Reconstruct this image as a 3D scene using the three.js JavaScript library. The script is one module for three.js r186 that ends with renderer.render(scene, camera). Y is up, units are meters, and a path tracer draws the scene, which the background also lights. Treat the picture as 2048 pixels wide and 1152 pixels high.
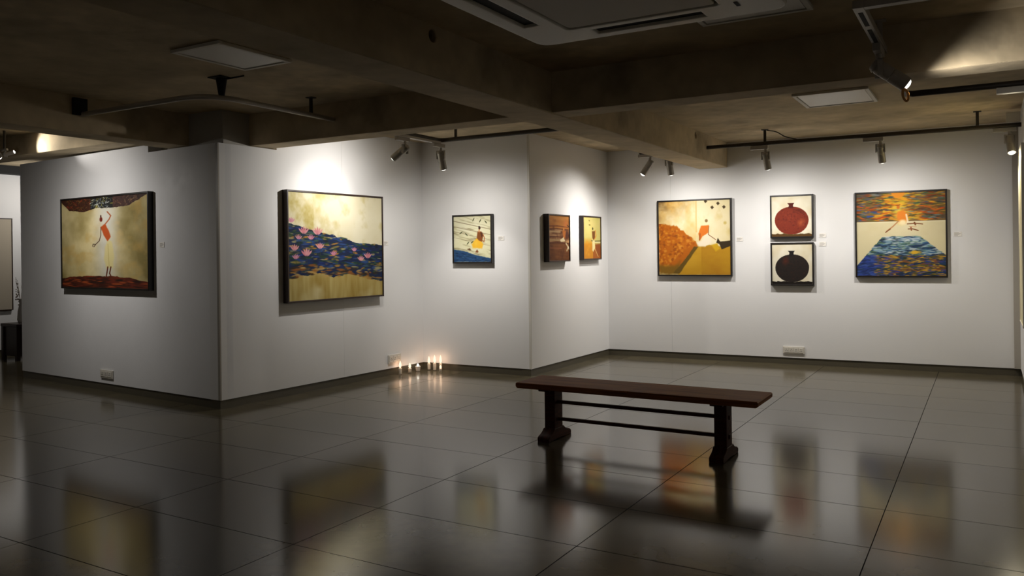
import * as THREE from 'three';
import { RoundedBoxGeometry } from 'three/addons/geometries/RoundedBoxGeometry.js';
import { mergeGeometries } from 'three/addons/utils/BufferGeometryUtils.js';

// ---------------------------------------------------------------- camera, background, exposure
const scene = new THREE.Scene();
scene.background = new THREE.Color(0x000000);
const camera = new THREE.PerspectiveCamera(39.184, 2048 / 1152, 0.05, 60);
camera.position.set(0, 1.38, 0);
camera.rotation.order = 'YXZ';
camera.rotation.set(0, THREE.MathUtils.degToRad(30.423), THREE.MathUtils.degToRad(-0.6925));
camera.setViewOffset(2048, 1152, 0, 69.84, 2048, 1152);   // the photograph was cropped from the top of its frame
const renderer = new THREE.WebGLRenderer({ antialias: true });
renderer.shadowMap.enabled = true;
renderer.toneMapping = THREE.LinearToneMapping;
renderer.toneMappingExposure = 1.0;
const LAMP = new THREE.Color(1.0, 0.955, 0.895);            // colour of the gallery spotlights
// candela of each spotlight
const CD = { stroller: [1.6, 3.6], lilies: [2.4, 3.6], skirt: [4, 3.9], pair: [1.9, 4.9], field: [1.6, 4.4], pots: [1.8, 4.2], ferry: [1.4, 4], edge: [0, 3], near: [0, 3.2], corner: [0, 1.6], far: [0, 3.6], behind: [0, 2.2] };   // [core, spill]

// ---------------------------------------------------------------- helpers
const V = (x, y, z) => new THREE.Vector3(x, y, z);
let seed = 1;
const rnd = () => { seed = (seed * 1664525 + 1013904223) >>> 0; return seed / 4294967296; };
const rr = (a, b) => a + (b - a) * rnd();
const counts = {};
function numbered(n) { counts[n] = (counts[n] ?? -1) + 1; return counts[n] ? `${n}_${String(counts[n]).padStart(3, '0')}` : n; }
function shade(o) { o.castShadow = true; o.receiveShadow = true; return o; }
function part(name, geo, mat, parent, label) {
  const g = Array.isArray(geo) ? (geo.length > 1 ? mergeGeometries(geo.map((q) => (q.index ? q.toNonIndexed() : q)).map(stripped)) : geo[0]) : geo;
  const m = shade(new THREE.Mesh(g, mat)); m.name = name; parent.add(m);
  if (label) m.userData.label = label;
  return m;
}
function stripped(g) { for (const k of Object.keys(g.attributes)) if (!['position', 'normal', 'uv'].includes(k)) g.deleteAttribute(k); return g; }
function thing(name, label, category, at = [0, 0, 0], turn = 0, group) {
  const o = new THREE.Group(); o.name = numbered(name); o.position.set(...at); o.rotation.y = turn;
  o.userData = { label, category }; if (group) o.userData.group = group;
  scene.add(o); return o;
}
function struct(name, label) { const o = new THREE.Group(); o.name = name; o.userData = { kind: 'structure', label }; scene.add(o); return o; }
function box(x0, x1, y0, y1, z0, z1, r = 0) {
  const w = x1 - x0, h = y1 - y0, d = z1 - z0;
  const g = r ? new RoundedBoxGeometry(w, h, d, 2, r) : new THREE.BoxGeometry(w, h, d);
  // uv in metres
  const p = g.attributes.position, n = g.attributes.normal, uv = g.attributes.uv;
  for (let i = 0; i < p.count; i++) {
    const a = Math.abs(n.getX(i)), b = Math.abs(n.getY(i)), c = Math.abs(n.getZ(i));
    const X = p.getX(i) + (x0 + x1) / 2, Y = p.getY(i) + (y0 + y1) / 2, Z = p.getZ(i) + (z0 + z1) / 2;
    if (a >= b && a >= c) uv.setXY(i, Z, Y); else if (b >= c) uv.setXY(i, X, Z); else uv.setXY(i, X, Y);
  }
  g.translate((x0 + x1) / 2, (y0 + y1) / 2, (z0 + z1) / 2);
  return g;
}
function rod(a, b, r, seg = 10) {
  const d = b.clone().sub(a), g = new THREE.CylinderGeometry(r, r, d.length(), seg);
  g.applyQuaternion(new THREE.Quaternion().setFromUnitVectors(V(0, 1, 0), d.clone().normalize()));
  g.translate((a.x + b.x) / 2, (a.y + b.y) / 2, (a.z + b.z) / 2); return g;
}
// smooth value noise
const P = new Uint8Array(512); { seed = 77; const q = [...Array(256).keys()]; for (let i = 255; i > 0; i--) { const j = Math.floor(rnd() * (i + 1)); [q[i], q[j]] = [q[j], q[i]]; } for (let i = 0; i < 512; i++) P[i] = q[i & 255]; }
function vn(x, y) {
  const X = Math.floor(x), Y = Math.floor(y), f = x - X, g = y - Y, s = f * f * (3 - 2 * f), t = g * g * (3 - 2 * g);
  const h = (i, j) => P[P[i & 255] + (j & 255)] / 255;
  return (h(X, Y) * (1 - s) + h(X + 1, Y) * s) * (1 - t) + (h(X, Y + 1) * (1 - s) + h(X + 1, Y + 1) * s) * t;
}
function fbm(x, y, o = 4) { let a = 0.5, s = 0, n = 0; for (let i = 0; i < o; i++) { s += a * vn(x, y); n += a; a *= 0.5; x = x * 2.03 + 17.1; y = y * 2.03 + 5.7; } return s / n; }
function dataTex(w, h, fn, srgb = true, rx = 1, ry = 1) {
  const d = new Uint8Array(w * h * 4);
  for (let y = 0; y < h; y++) for (let x = 0; x < w; x++) {
    const c = fn(x / w, y / h), i = (y * w + x) * 4;
    d[i] = c[0]; d[i + 1] = c[1]; d[i + 2] = c[2]; d[i + 3] = 255;
  }
  const t = new THREE.DataTexture(d, w, h); t.magFilter = THREE.LinearFilter; t.minFilter = THREE.LinearMipmapLinearFilter; t.generateMipmaps = true;
  t.wrapS = t.wrapT = THREE.RepeatWrapping; t.repeat.set(rx, ry); if (srgb) t.colorSpace = THREE.SRGBColorSpace; t.needsUpdate = true; return t;
}
const cl = (v) => Math.max(0, Math.min(255, v));
// seamless noise: blend across the border
const tileN = (u, v, f, o) => { const a = (x, y) => fbm(x * f, y * f, o); return a(u, v) * (1 - u) * (1 - v) + a(u - 1, v) * u * (1 - v) + a(u, v - 1) * (1 - u) * v + a(u - 1, v - 1) * u * v; };

// ---------------------------------------------------------------- materials
const std = (o) => new THREE.MeshPhysicalMaterial({ roughness: 0.8, ...o });
const concreteTex = dataTex(512, 512, (u, v) => { const n = tileN(u, v, 6, 5) - 0.5, m = tileN(u, v, 22, 3) - 0.5, k = 1 + n * 0.5 + m * 0.22; return [cl(190 * k), cl(173 * k), cl(142 * k)]; }, true, 0.45, 0.45);
const concreteBump = dataTex(256, 256, (u, v) => { const n = 255 * tileN(u, v, 14, 4); return [n, n, n]; }, false, 0.9, 0.9);
const M = {
  plaster: std({ color: 0xb0aca4, roughness: 0.85 }),
  wall: std({ color: new THREE.Color(0.74, 0.735, 0.73), roughness: 0.85, bumpMap: dataTex(256, 256, (u, v) => { const n = 255 * tileN(u, v, 9, 3); return [n, n, n]; }, false, 0.5, 0.5), bumpScale: 0.0015 }),
  bead: std({ color: 0xa39d93, roughness: 0.5 }),
  beadLight: std({ color: 0xc9c6be, roughness: 0.5 }),
  concrete: std({ map: concreteTex, roughness: 0.92, bumpMap: concreteBump, bumpScale: 0.004 }),
  skirting: std({ color: new THREE.Color(0.085, 0.075, 0.052), roughness: 0.28 }),
  screed: std({ color: 0x15120d, roughness: 0.9 }),
  dark: std({ color: 0x0b0a09, roughness: 0.8 }),
  frame: std({ color: 0x17120f, roughness: 0.42 }),
  frameBrown: std({ color: 0x2a1a12, roughness: 0.42 }),
  offWhite: std({ color: 0xe2ded4, roughness: 0.55 }),
  acWhite: std({ color: 0xdcd6c8, roughness: 0.45 }),
  acGrille: std({ color: 0xc2b9a8, roughness: 0.6 }),
  diffuser: std({ color: 0xe6e2da, roughness: 0.4 }),
  trackDark: std({ color: 0x3a342d, roughness: 0.55, metalness: 0.2 }),
  trackGrey: std({ color: 0xb0aaa2, roughness: 0.45, metalness: 0.2 }),
  lampGrey: std({ color: 0xa29e97, roughness: 0.45, metalness: 0.25 }),
  lampDark: std({ color: 0xaaa49c, roughness: 0.5, metalness: 0.1 }),
  amber: std({ color: 0xb0762e, roughness: 0.45 }),
  lens: std({ color: 0x222222, emissive: new THREE.Color(1, 0.96, 0.88), emissiveIntensity: 2.6 }),
  plate: std({ color: 0xcfcac0, roughness: 0.4 }),
  socket: std({ color: 0x6d685f, roughness: 0.5 }),
  card: std({ color: 0xe3dfd8, roughness: 0.8 }),
  wax: std({ color: 0xefe4d2, roughness: 0.6 }),
  flame: std({ color: 0x000000, emissive: new THREE.Color(1.0, 0.72, 0.5), emissiveIntensity: 1.6 }),
  glass: new THREE.MeshPhysicalMaterial({ color: 0xffffff, transmission: 1, thickness: 0, roughness: 0.05, ior: 1.45 }),
  twig: std({ color: 0x9c958a, roughness: 0.9 }),
  darkWood: std({ color: 0x24140e, roughness: 0.45 }),
};
const woodTex = (a, b, s) => { seed = s; return dataTex(512, 128, (u, v) => {
  const g = fbm(u * 6 + 3, v * 26, 4), r = fbm(u * 1.6, v * 60, 2), k = g * 0.65 + r * 0.35; return [0, 1, 2].map((i) => cl(a[i] + (b[i] - a[i]) * k)); }, true, 0.57, 2.4); };
M.seatWood = std({ map: woodTex([84, 46, 26], [186, 118, 68], 3), roughness: 0.55, specularIntensity: 0.2 });
M.legWood = std({ map: woodTex([46, 18, 10], [100, 46, 28], 5), roughness: 0.55, specularIntensity: 0.4 });
const tileMats = [0, 1, 2, 3, 4].map((i) => {
  const k = 1 + (i - 2) * 0.035;
  return std({ map: dataTex(128, 128, (u, v) => { const n = (tileN(u, v, 8 + i, 4) - 0.5) * 0.35, q = k + n; return [cl(84 * q), cl(77 * q), cl(60 * q)]; }, true, 0.8, 0.8),
    roughness: 0.14, specularIntensity: 1, ior: 1.49 });
});

// ---------------------------------------------------------------- plan of the walls (metres; x along the back wall, z towards the camera)
const C = { A: [-9.713, -5.237], B: [-5.974, -4.955], C: [-5.87, -7.864], D: [-4.399, -7.888], E: [-4.385, -10.009], F: [0.298, -10.189], G: [0.298, -8.4] };
function run(a, b) {
  const A = C[a], B = C[b], dx = B[0] - A[0], dz = B[1] - A[1], L = Math.hypot(dx, dz), d = [dx / L, dz / L];
  return { A, L, d, n: [-d[1], d[0]], turn: Math.atan2(-d[1], d[0]), at: (s, o = 0, y = 0) => [A[0] + d[0] * s - d[1] * o, y, A[1] + d[1] * s + d[0] * o] };
}
const W = { AB: run('A', 'B'), BC: run('B', 'C'), CD: run('C', 'D'), DE: run('D', 'E'), EF: run('E', 'F'), FG: run('F', 'G') };
const SK = 0.08, TOP = 2.72, THICK = 0.14;
// a wall is one or more flat panels standing on a recessed skirting
function wall(name, w, outlines, label, mat = M.wall) {
  const g = struct(name, label); g.position.set(w.A[0], 0, w.A[1]); g.rotation.y = w.turn;
  outlines.forEach((pts) => {
    const geo = new THREE.ExtrudeGeometry(new THREE.Shape(pts.map((p) => new THREE.Vector2(...p))), { depth: THICK, bevelEnabled: false });
    geo.translate(0, 0, -THICK);
    part('wall_panel', geo, mat, g);
  });
  return g;
}
const rect = (a, b, y0, y1) => [[a, y0], [b, y0], [b, y1], [a, y1]];
function skirting(name, w, s0, s1, inset = 0.009) {
  const g = struct(name, 'low olive tiled skirting at the foot of the wall'); g.position.set(w.A[0], 0, w.A[1]); g.rotation.y = w.turn;
  part('skirting_board', box(s0, s1, 0, SK, -THICK + 0.01, -inset), M.skirting, g);
}
// plaster with old scuff marks for the wall at the corner column
const scuffTex = dataTex(1024, 640, (u, v) => {
  const s = u * 3.75, y = v * 2.5, n = (fbm(s * 2, y * 2, 4) - 0.5) * 10; let k = 222 + n;
  const e = Math.hypot((s - 3.15) / 0.42, (y - 2.1) / 0.2); if (e < 1) k += (1 - e) * 34 * Math.max(0, fbm(s * 9, y * 9, 4) - 0.35);
  return [cl(k), cl(k), cl(k + 1)];
}, true, 1 / 3.75, 1 / 2.5);
M.wallScuffed = std({ map: scuffTex, roughness: 0.85 });
wall('wall_left', W.AB, [[[0, SK], [W.AB.L - 0.003, SK], [W.AB.L - 0.003, 2.41], [2.64, 2.41], [2.64, 2.483], [0, 2.483]]], 'white partition wall with the standing woman painting', M.wallScuffed);
wall('wall_left_return', W.BC, [[[0, SK], [1.566, SK], [1.566, TOP], [0.68, TOP], [0.68, 2.41], [0, 2.41]], rect(1.5675, W.BC.L + 0.1, SK, TOP)], 'white partition wall with the water lily painting');
wall('wall_alcove', W.CD, [rect(-0.1, W.CD.L - 0.003, SK, TOP)], 'narrow white wall beside the floor candles');
wall('wall_alcove_return', W.DE, [rect(0, W.DE.L + 0.1, SK, TOP)], 'white wall with two small brown paintings');
wall('wall_back', W.EF, [rect(-0.1, 0.869, SK, TOP), rect(0.8705, 9.6, SK, TOP)], 'long white back wall with four paintings');
wall('wall_right', W.FG, [rect(-0.05, W.FG.L, SK, TOP)], 'short white wall at the far edge of the back wall');
skirting('baseboard_left', W.AB, 0, W.AB.L - 0.012); skirting('baseboard_left_return', W.BC, 0.004, W.BC.L + 0.1);
skirting('baseboard_alcove', W.CD, -0.1, W.CD.L - 0.012); skirting('baseboard_alcove_return', W.DE, 0.004, W.DE.L + 0.1);
skirting('baseboard_back', W.EF, -0.1, 9.6); skirting('baseboard_right', W.FG, -0.05, W.FG.L);
// corner beads
function bead(name, w, mat, s0, s1, y1, label, d = 0.004) {
  const g = struct(name, label); g.position.set(w.A[0], 0, w.A[1]); g.rotation.y = w.turn;
  part('corner_bead', box(s0, s1, SK, y1, -0.01, d), mat, g);
}
bead('trim_1', W.AB, M.bead, W.AB.L - 0.03, W.AB.L + 0.002, 2.408, 'grey metal bead on the outer corner of the partition');
bead('trim_2', W.CD, M.beadLight, W.CD.L - 0.022, W.CD.L + 0.003, 2.7, 'pale bead on the outer corner of the alcove', 0.005);
bead('trim_3', W.EF, M.bead, W.EF.L - 0.06, W.EF.L - 0.001, 2.7, 'grey post in the corner at the end of the back wall', 0.03);

// outer shell
function shell(name, g, mat, label) { const o = struct(name, label); part('wall_panel', g, mat, o); return o; }
shell('wall_far', box(-12.34, -12.2, SK, TOP, -12.6, 4.2), M.wall, 'distant white wall seen past the end of the partition');
{ const o = struct('baseboard_far', 'dark skirting under the distant wall'); part('skirting_board', box(-12.33, -12.21, 0, SK, -12.6, 4.2), M.skirting, o); }
shell('wall_rear', box(-12.4, 5.2, 0, TOP, -12.74, -12.6), M.wall, 'wall behind the partitions');
shell('wall_front', box(-12.4, 5.2, 0, TOP, 4.2, 4.34), M.wall, 'wall behind the photographer');
shell('wall_side', box(5.0, 5.14, 0, TOP, -12.6, 4.2), M.wall, 'side wall outside the picture');
{ const o = struct('ceiling', 'raw brown concrete ceiling slab'); part('slab', box(-12.5, 5.2, TOP, TOP + 0.16, -12.8, 4.4), M.concrete, o); }
{ const o = struct('trim_4', 'dark header along the top of the distant wall'); part('header', box(-12.2, -12.05, 2.6, TOP, -12.6, 4.2), M.dark, o); }

// concrete beams and column
function beamBox(name, g, label) { const o = struct(name, label); part('concrete_beam', g, M.concrete, o); return o; }
const BB = 2.42;
{ // beam running towards the back wall, with two round pipe holes through its web
  const s = new THREE.Shape([[-10.05, BB], [4.2, BB], [4.2, TOP + 0.01], [-10.05, TOP + 0.01]].map((p) => new THREE.Vector2(...p)));
  for (const [z, y] of [[-3.85, 2.655], [-8.8, 2.665]]) { const h = new THREE.Path(); h.absarc(z, y, 0.042, 0, Math.PI * 2, true); s.holes.push(h); }
  const g = new THREE.ExtrudeGeometry(s, { depth: 0.345, bevelEnabled: true, bevelSize: 0.006, bevelThickness: 0.006, bevelSegments: 1, curveSegments: 10 });
  // shape x is world z: rotate so that extrusion runs along +x
  g.applyMatrix4(new THREE.Matrix4().makeBasis(V(0, 0, 1), V(0, 1, 0), V(-1, 0, 0)));
  g.translate(-2.785, 0, 0);
  const o = beamBox('beam_1', g, 'long concrete beam running to the back wall with two pipe holes');
  for (const [z, y] of [[-3.85, 2.655], [-8.8, 2.665]]) part('pipe_sleeve', rod(V(-3.1, y, z), V(-2.83, y, z), 0.0415, 16), M.dark, o, 'dark pipe hole in the beam');
}
beamBox('beam_2', box(-2.78, 5.1, BB, TOP + 0.01, -5.6, -5.34, 0.006), 'concrete cross beam lit by the close spotlight');
beamBox('beam_3', box(-6.02, -3.13, BB, TOP + 0.01, -5.6, -5.34, 0.006), 'concrete cross beam above the water lily painting');
beamBox('beam_4', box(-6.76, -6.46, BB, TOP + 0.01, -5.03, 4.2, 0.006), 'dark concrete beam passing over the partition wall');
beamBox('beam_5', box(-12.1, -6.76, 2.5, TOP + 0.01, -5.12, -4.84, 0.006), 'concrete cross beam with the light patch over the partition wall');
{ const o = struct('column_1', 'concrete column above the partition corner'); part('column_shaft', box(-6.78, -5.995, 0.1, TOP + 0.01, -5.66, -5.03, 0.008), M.plaster, o); }

// floor: screed and large polished tiles
{
  const fl = struct('floor', 'polished dark grey floor of large rectangular tiles');
  part('screed', box(-12.4, 5.2, -0.12, -0.0045, -12.7, 4.3), M.screed, fl);
  const TX = 1.198, TZ = 0.625, gap = 0.0042;
  const tileGeo = () => {
    const w = TX - gap, d = TZ - gap, b = 0.0004, y = [-0.012, -b, 0], ins = [0, 0, b], pos = [], uv = [];
    const ring = (k) => { const x = w / 2 - ins[k], z = d / 2 - ins[k]; return [[-x, y[k], z], [x, y[k], z], [x, y[k], -z], [-x, y[k], -z]]; };
    const quad = (a, bq, c, e) => { for (const p of [a, bq, c, a, c, e]) { pos.push(...p); uv.push(p[0], p[2]); } };
    for (let k = 0; k < 2; k++) { const r = ring(k), s = ring(k + 1); for (let i = 0; i < 4; i++) { const j = (i + 1) % 4; quad(r[i], r[j], s[j], s[i]); } }
    const side = pos.length / 3; quad(...ring(2));
    const g = new THREE.BufferGeometry(); g.addGroup(0, side, 1); g.addGroup(side, 6, 0); g.setAttribute('position', new THREE.Float32BufferAttribute(pos, 3)); g.setAttribute('uv', new THREE.Float32BufferAttribute(uv, 2)); g.computeVertexNormals(); return g;
  };
  const tg = tileGeo(), far = [[], [], [], [], []]; seed = 11; let n = 0;
  for (let i = -5; i <= 10; i++) for (let j = -12; j <= 16; j++) {
    const x = -0.479 - i * TX + TX / 2 - TX, z = -(2.798 + j * TZ) - TZ / 2; if (x < -12.2 || x > 5 || z < -12.4 || z > 4) continue;
    const k = Math.floor(rnd() * 5), tx = rr(-1, 1) * 0.0005, tz = rr(-1, 1) * 0.0003;
    if (x > -9.9 && x < 1.7 && z > -10.3 && z < -2.1) {
      const m = part(n ? `floor_tile_${String(n).padStart(3, '0')}` : 'floor_tile', tg, [tileMats[k], M.screed], fl); n++; m.position.set(x, 0, z); m.rotation.set(tx, 0, tz);
    } else { const g = tg.clone(); g.translate(x, 0, z); far[k].push(g); }
  }
  const rest = mergeGeometries(far.map((l) => mergeGeometries(l)), true);
  const m = part('floor_tile_field', rest, tileMats, fl); m.userData.kind = 'stuff';
}

// ---------------------------------------------------------------- painted canvases
class Pic {
  constructor(w, h, s) { this.w = w; this.h = h; this.d = new Float32Array(w * h * 3); seed = s; this.o = s * 3.7; }
  each(fn) { const { w, h, d } = this; for (let y = 0; y < h; y++) for (let x = 0; x < w; x++) { const i = (y * w + x) * 3, c = fn((x + 0.5) / w, (y + 0.5) / h, [d[i], d[i + 1], d[i + 2]]); if (c) { d[i] = c[0]; d[i + 1] = c[1]; d[i + 2] = c[2]; } } return this; }
  put(x, y, c, a) { const i = (y * this.w + x) * 3, d = this.d; for (let k = 0; k < 3; k++) d[i + k] += (c[k] - d[i + k]) * a; }
  area(x0, x1, y0, y1, fn, c) {
    const { w, h } = this;
    for (let y = Math.max(0, Math.floor(y0 * h)); y < Math.min(h, y1 * h); y++) for (let x = Math.max(0, Math.floor(x0 * w)); x < Math.min(w, x1 * w); x++) {
      const a = fn((x + 0.5) / w, (y + 0.5) / h); if (a > 0) this.put(x, y, c, Math.min(1, a)); }
    return this;
  }
  blob(cx, cy, rx, ry, c, { a = 1, ang = 0, soft = 0.3, rough = 0 } = {}) {
    const R = Math.max(rx, ry) * 1.4, co = Math.cos(ang), si = Math.sin(ang), o = this.o + rnd() * 50;
    return this.area(cx - R, cx + R, cy - R, cy + R, (u, v) => { const x = u - cx, y = v - cy, p = (x * co + y * si) / rx, q = (-x * si + y * co) / ry; let r = Math.hypot(p, q); if (rough) r += (fbm(u * 30 + o, v * 30, 3) - 0.5) * rough; return a * Math.max(0, Math.min(1, (1 - r) / soft)); }, c);
  }
  poly(pts, c, { a = 1, soft = 0.006, rough = 0, fq = 18 } = {}) {
    const xs = pts.map((p) => p[0]), ys = pts.map((p) => p[1]), o = this.o + rnd() * 50, m = soft + rough;
    return this.area(Math.min(...xs) - m, Math.max(...xs) + m, Math.min(...ys) - m, Math.max(...ys) + m, (u, v) => {
      let d = 1e9, ins = false;
      for (let i = 0, j = pts.length - 1; i < pts.length; j = i++) {
        const [ax, ay] = pts[j], [bx, by] = pts[i], ex = bx - ax, ey = by - ay, t = Math.max(0, Math.min(1, ((u - ax) * ex + (v - ay) * ey) / (ex * ex + ey * ey + 1e-9)));
        d = Math.min(d, Math.hypot(u - ax - ex * t, v - ay - ey * t)); if ((ay > v) !== (by > v) && u < (bx - ax) * (v - ay) / (by - ay) + ax) ins = !ins;
      }
      let s = ins ? d : -d; if (rough) s += (fbm(u * fq + o, v * fq, 3) - 0.5) * 2 * rough;
      return a * Math.max(0, Math.min(1, 0.5 + s / soft));
    }, c);
  }
  line(pts, wd, c, a = 1) {
    for (let i = 1; i < pts.length; i++) {
      const [ax, ay] = pts[i - 1], [bx, by] = pts[i], ex = bx - ax, ey = by - ay;
      this.area(Math.min(ax, bx) - wd, Math.max(ax, bx) + wd, Math.min(ay, by) - wd, Math.max(ay, by) + wd, (u, v) => { const t = Math.max(0, Math.min(1, ((u - ax) * ex + (v - ay) * ey) / (ex * ex + ey * ey + 1e-9))); return a * Math.max(0, Math.min(1, (wd - Math.hypot(u - ax - ex * t, v - ay - ey * t)) / (wd * 0.5))); }, c);
    }
    return this;
  }
  // many short horizontal brush strokes inside a region
  strokes(n, inside, colors, { len = [0.03, 0.1], wd = [0.006, 0.014], a = 0.85, ang = 0.12, y0 = 0, y1 = 1 } = {}) {
    for (let i = 0; i < n; i++) { const x = rnd(), y = rr(y0, y1); const c = colors(x, y); if (!inside(x, y)) continue; this.blob(x, y, rr(...len), rr(...wd), c, { a, ang: rr(-ang, ang), soft: 0.55, rough: 0.5 }); }
    return this;
  }
  tex() {
    const { w, h, d } = this, t = dataTex(w, h, (u, v) => { const x = Math.round(u * w), y = h - 1 - Math.round(v * h), i = (y * w + x) * 3; return [cl(d[i]), cl(d[i + 1]), cl(d[i + 2])]; });
    t.wrapS = t.wrapT = THREE.ClampToEdgeWrapping; return t;
  }
}
const mix = (a, b, t) => a.map((v, i) => v + (b[i] - v) * Math.max(0, Math.min(1, t)));
const pick = (l) => l[Math.floor(rnd() * l.length)];
const lerpPts = (pts, x) => { for (let i = 1; i < pts.length; i++) if (x <= pts[i][0]) { const t = (x - pts[i - 1][0]) / (pts[i][0] - pts[i - 1][0]); return pts[i - 1][1] + (pts[i][1] - pts[i - 1][1]) * t; } return pts[pts.length - 1][1]; };
const art = {
  stroller() {
    const p = new Pic(512, 480, 21);
    p.each((u, v) => { const n = fbm(u * 4, v * 3 + 9, 5), m = fbm(u * 9 + 40, v * 9, 4); let c = mix([150, 134, 78], [226, 208, 152], (n - 0.3) * 2.3); c = mix(c, [208, 170, 92], (m - 0.5) * 2.2); c = mix(c, [216, 222, 232], 0.8 * Math.exp(-(((u - 0.55) / 0.13) ** 2)) * (0.55 + 0.6 * fbm(u * 7, v * 4, 3))); return c; });
    const top = [[0, 0.03], [0.1, 0.13], [0.28, 0.15], [0.42, 0.115], [0.55, 0.125], [0.8, 0.11], [0.9, 0.06], [1, 0.005]];
    p.each((u, v, c) => { const e = lerpPts(top, u) + (fbm(u * 26, v * 26, 3) - 0.5) * 0.02; return v < e ? (u < 0.36 ? [72, 40, 26] : u < 0.62 ? [38, 38, 36] : [76, 54, 48]) : c; });
    p.strokes(420, (x, y) => y < lerpPts(top, x) - 0.012, (x) => (x < 0.36 ? pick([[150, 62, 34], [96, 60, 30], [60, 34, 24], [120, 92, 44], [44, 28, 22]]) : x < 0.62 ? pick([[220, 222, 214], [24, 24, 26], [120, 130, 130], [160, 150, 70], [30, 32, 38]]) : pick([[120, 84, 66], [92, 60, 50], [60, 40, 40], [150, 118, 84]])), { len: [0.01, 0.035], wd: [0.003, 0.007], ang: 1.4, y1: 0.16 });
    const gnd = [[0, 0.9], [0.2, 0.875], [0.5, 0.868], [0.8, 0.885], [1, 0.93]];
    p.each((u, v, c) => (v > lerpPts(gnd, u) + (fbm(u * 20, v * 8, 3) - 0.5) * 0.02 ? mix([64, 26, 14], [142, 58, 26], fbm(u * 9, v * 16, 4) * 1.6 - 0.35) : c));
    p.strokes(150, (x, y) => y > lerpPts(gnd, x) + 0.02, () => pick([[168, 78, 34], [56, 26, 16], [110, 40, 22], [40, 22, 14]]), { y0: 0.86, len: [0.03, 0.07], wd: [0.006, 0.012] });
    const sk = [96, 44, 26];
    p.poly([[0.55, 0.47], [0.6, 0.49], [0.63, 0.62], [0.62, 0.78], [0.54, 0.79], [0.51, 0.68], [0.53, 0.55]], [226, 212, 150], { soft: 0.02, rough: 0.008 });
    p.line([[0.56, 0.52], [0.57, 0.76]], 0.006, [196, 178, 110], 0.7);
    p.line([[0.555, 0.77], [0.545, 0.83], [0.535, 0.88]], 0.009, sk).line([[0.59, 0.77], [0.575, 0.84], [0.6, 0.89]], 0.009, sk).line([[0.6, 0.888], [0.625, 0.895]], 0.007, sk);
    p.poly([[0.475, 0.33], [0.53, 0.295], [0.57, 0.37], [0.59, 0.44], [0.555, 0.49], [0.51, 0.42]], [192, 84, 34], { soft: 0.012, rough: 0.006 });
    p.line([[0.53, 0.3], [0.575, 0.25], [0.595, 0.21], [0.555, 0.165]], 0.009, [180, 104, 66]).line([[0.48, 0.335], [0.478, 0.42], [0.46, 0.48], [0.415, 0.52], [0.395, 0.545]], 0.006, [92, 66, 50]).line([[0.41, 0.52], [0.385, 0.515], [0.38, 0.54]], 0.005, [60, 44, 36]);
    p.blob(0.482, 0.245, 0.021, 0.032, [112, 40, 26], { soft: 0.4 }).blob(0.48, 0.21, 0.01, 0.02, [70, 30, 22], { soft: 0.5 });
    return p.tex();
  },
  lilies() {
    const p = new Pic(512, 448, 22);
    p.each((u, v) => { const n = fbm(u * 4, v * 4, 5), m = fbm(u * 10 + 5, v * 7, 4); return mix(mix([232, 222, 184], [246, 240, 214], n * 1.5 - 0.3), [196, 178, 104], (m - 0.52) * 3 * (u < 0.25 ? 1 : 0.7)); });
    const up = [[0, 0.285], [0.15, 0.33], [0.4, 0.39], [0.55, 0.42], [0.75, 0.475], [1, 0.48]], lo = [[0, 0.785], [0.2, 0.76], [0.3, 0.75], [0.45, 0.79], [0.6, 0.76], [0.75, 0.79], [0.88, 0.83], [1, 0.86]];
    p.each((u, v, c) => { const e = (fbm(u * 22, v * 22, 3) - 0.5) * 0.03; if (v > lerpPts(lo, u) + e) { const s = fbm(u * 26, v * 3, 3), n = fbm(u * 5, v * 5, 3); return mix(mix([206, 188, 122], [164, 136, 62], s * 1.3 - 0.15), [232, 222, 178], (n - 0.5) * 2); } return v > lerpPts(up, u) + e ? [30, 42, 76] : c; });
    const inside = (x, y) => y > lerpPts(up, x) - 0.005 && y < lerpPts(lo, x) + 0.012;
    const pal = (x, y) => { const t = (y - lerpPts(up, x)) / (lerpPts(lo, x) - lerpPts(up, x)); return t > 0.8 ? pick([[60, 44, 30], [176, 130, 60], [150, 92, 40], [40, 60, 70], [196, 160, 92]]) : pick([[38, 62, 128], [28, 44, 98], [24, 36, 60], [46, 80, 140], [34, 62, 46], [60, 84, 46], [150, 128, 62], [188, 130, 52], [62, 92, 84], [22, 30, 40], [170, 160, 110], [52, 78, 130], [30, 48, 92], [44, 66, 50]]); };
    p.strokes(900, inside, pal, { y0: 0.26, y1: 0.88, len: [0.02, 0.065], wd: [0.006, 0.015], ang: 0.25 });
    const lotus = (x, y, s, c = [216, 128, 136]) => { p.line([[x, y + s], [x + 0.004, y + s * 2.2]], 0.004, [60, 70, 60], 0.7); for (const k of [-1, 1, -0.5, 0.5, 0]) p.blob(x + k * s * 0.55, y + Math.abs(k) * s * 0.25, s * 0.2, s * 0.75, mix(c, [244, 190, 190], rnd() * 0.6), { ang: k * 0.7, soft: 0.4, a: 0.95 }); };
    for (const [x, y, s] of [[0.03, 0.255, 0.03], [0.15, 0.345, 0.042], [0.285, 0.35, 0.045], [0.1, 0.41, 0.028], [0.22, 0.41, 0.03], [0.06, 0.505, 0.036], [0.175, 0.55, 0.045], [0.31, 0.49, 0.036], [0.45, 0.56, 0.03], [0.07, 0.59, 0.03], [0.675, 0.525, 0.026], [0.83, 0.585, 0.038], [0.75, 0.615, 0.032]]) lotus(x, y, s * 1.22, s < 0.031 ? [200, 120, 150] : [216, 128, 136]);
    return p.tex();
  },
  skirt() {
    const p = new Pic(320, 320, 23);
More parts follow.
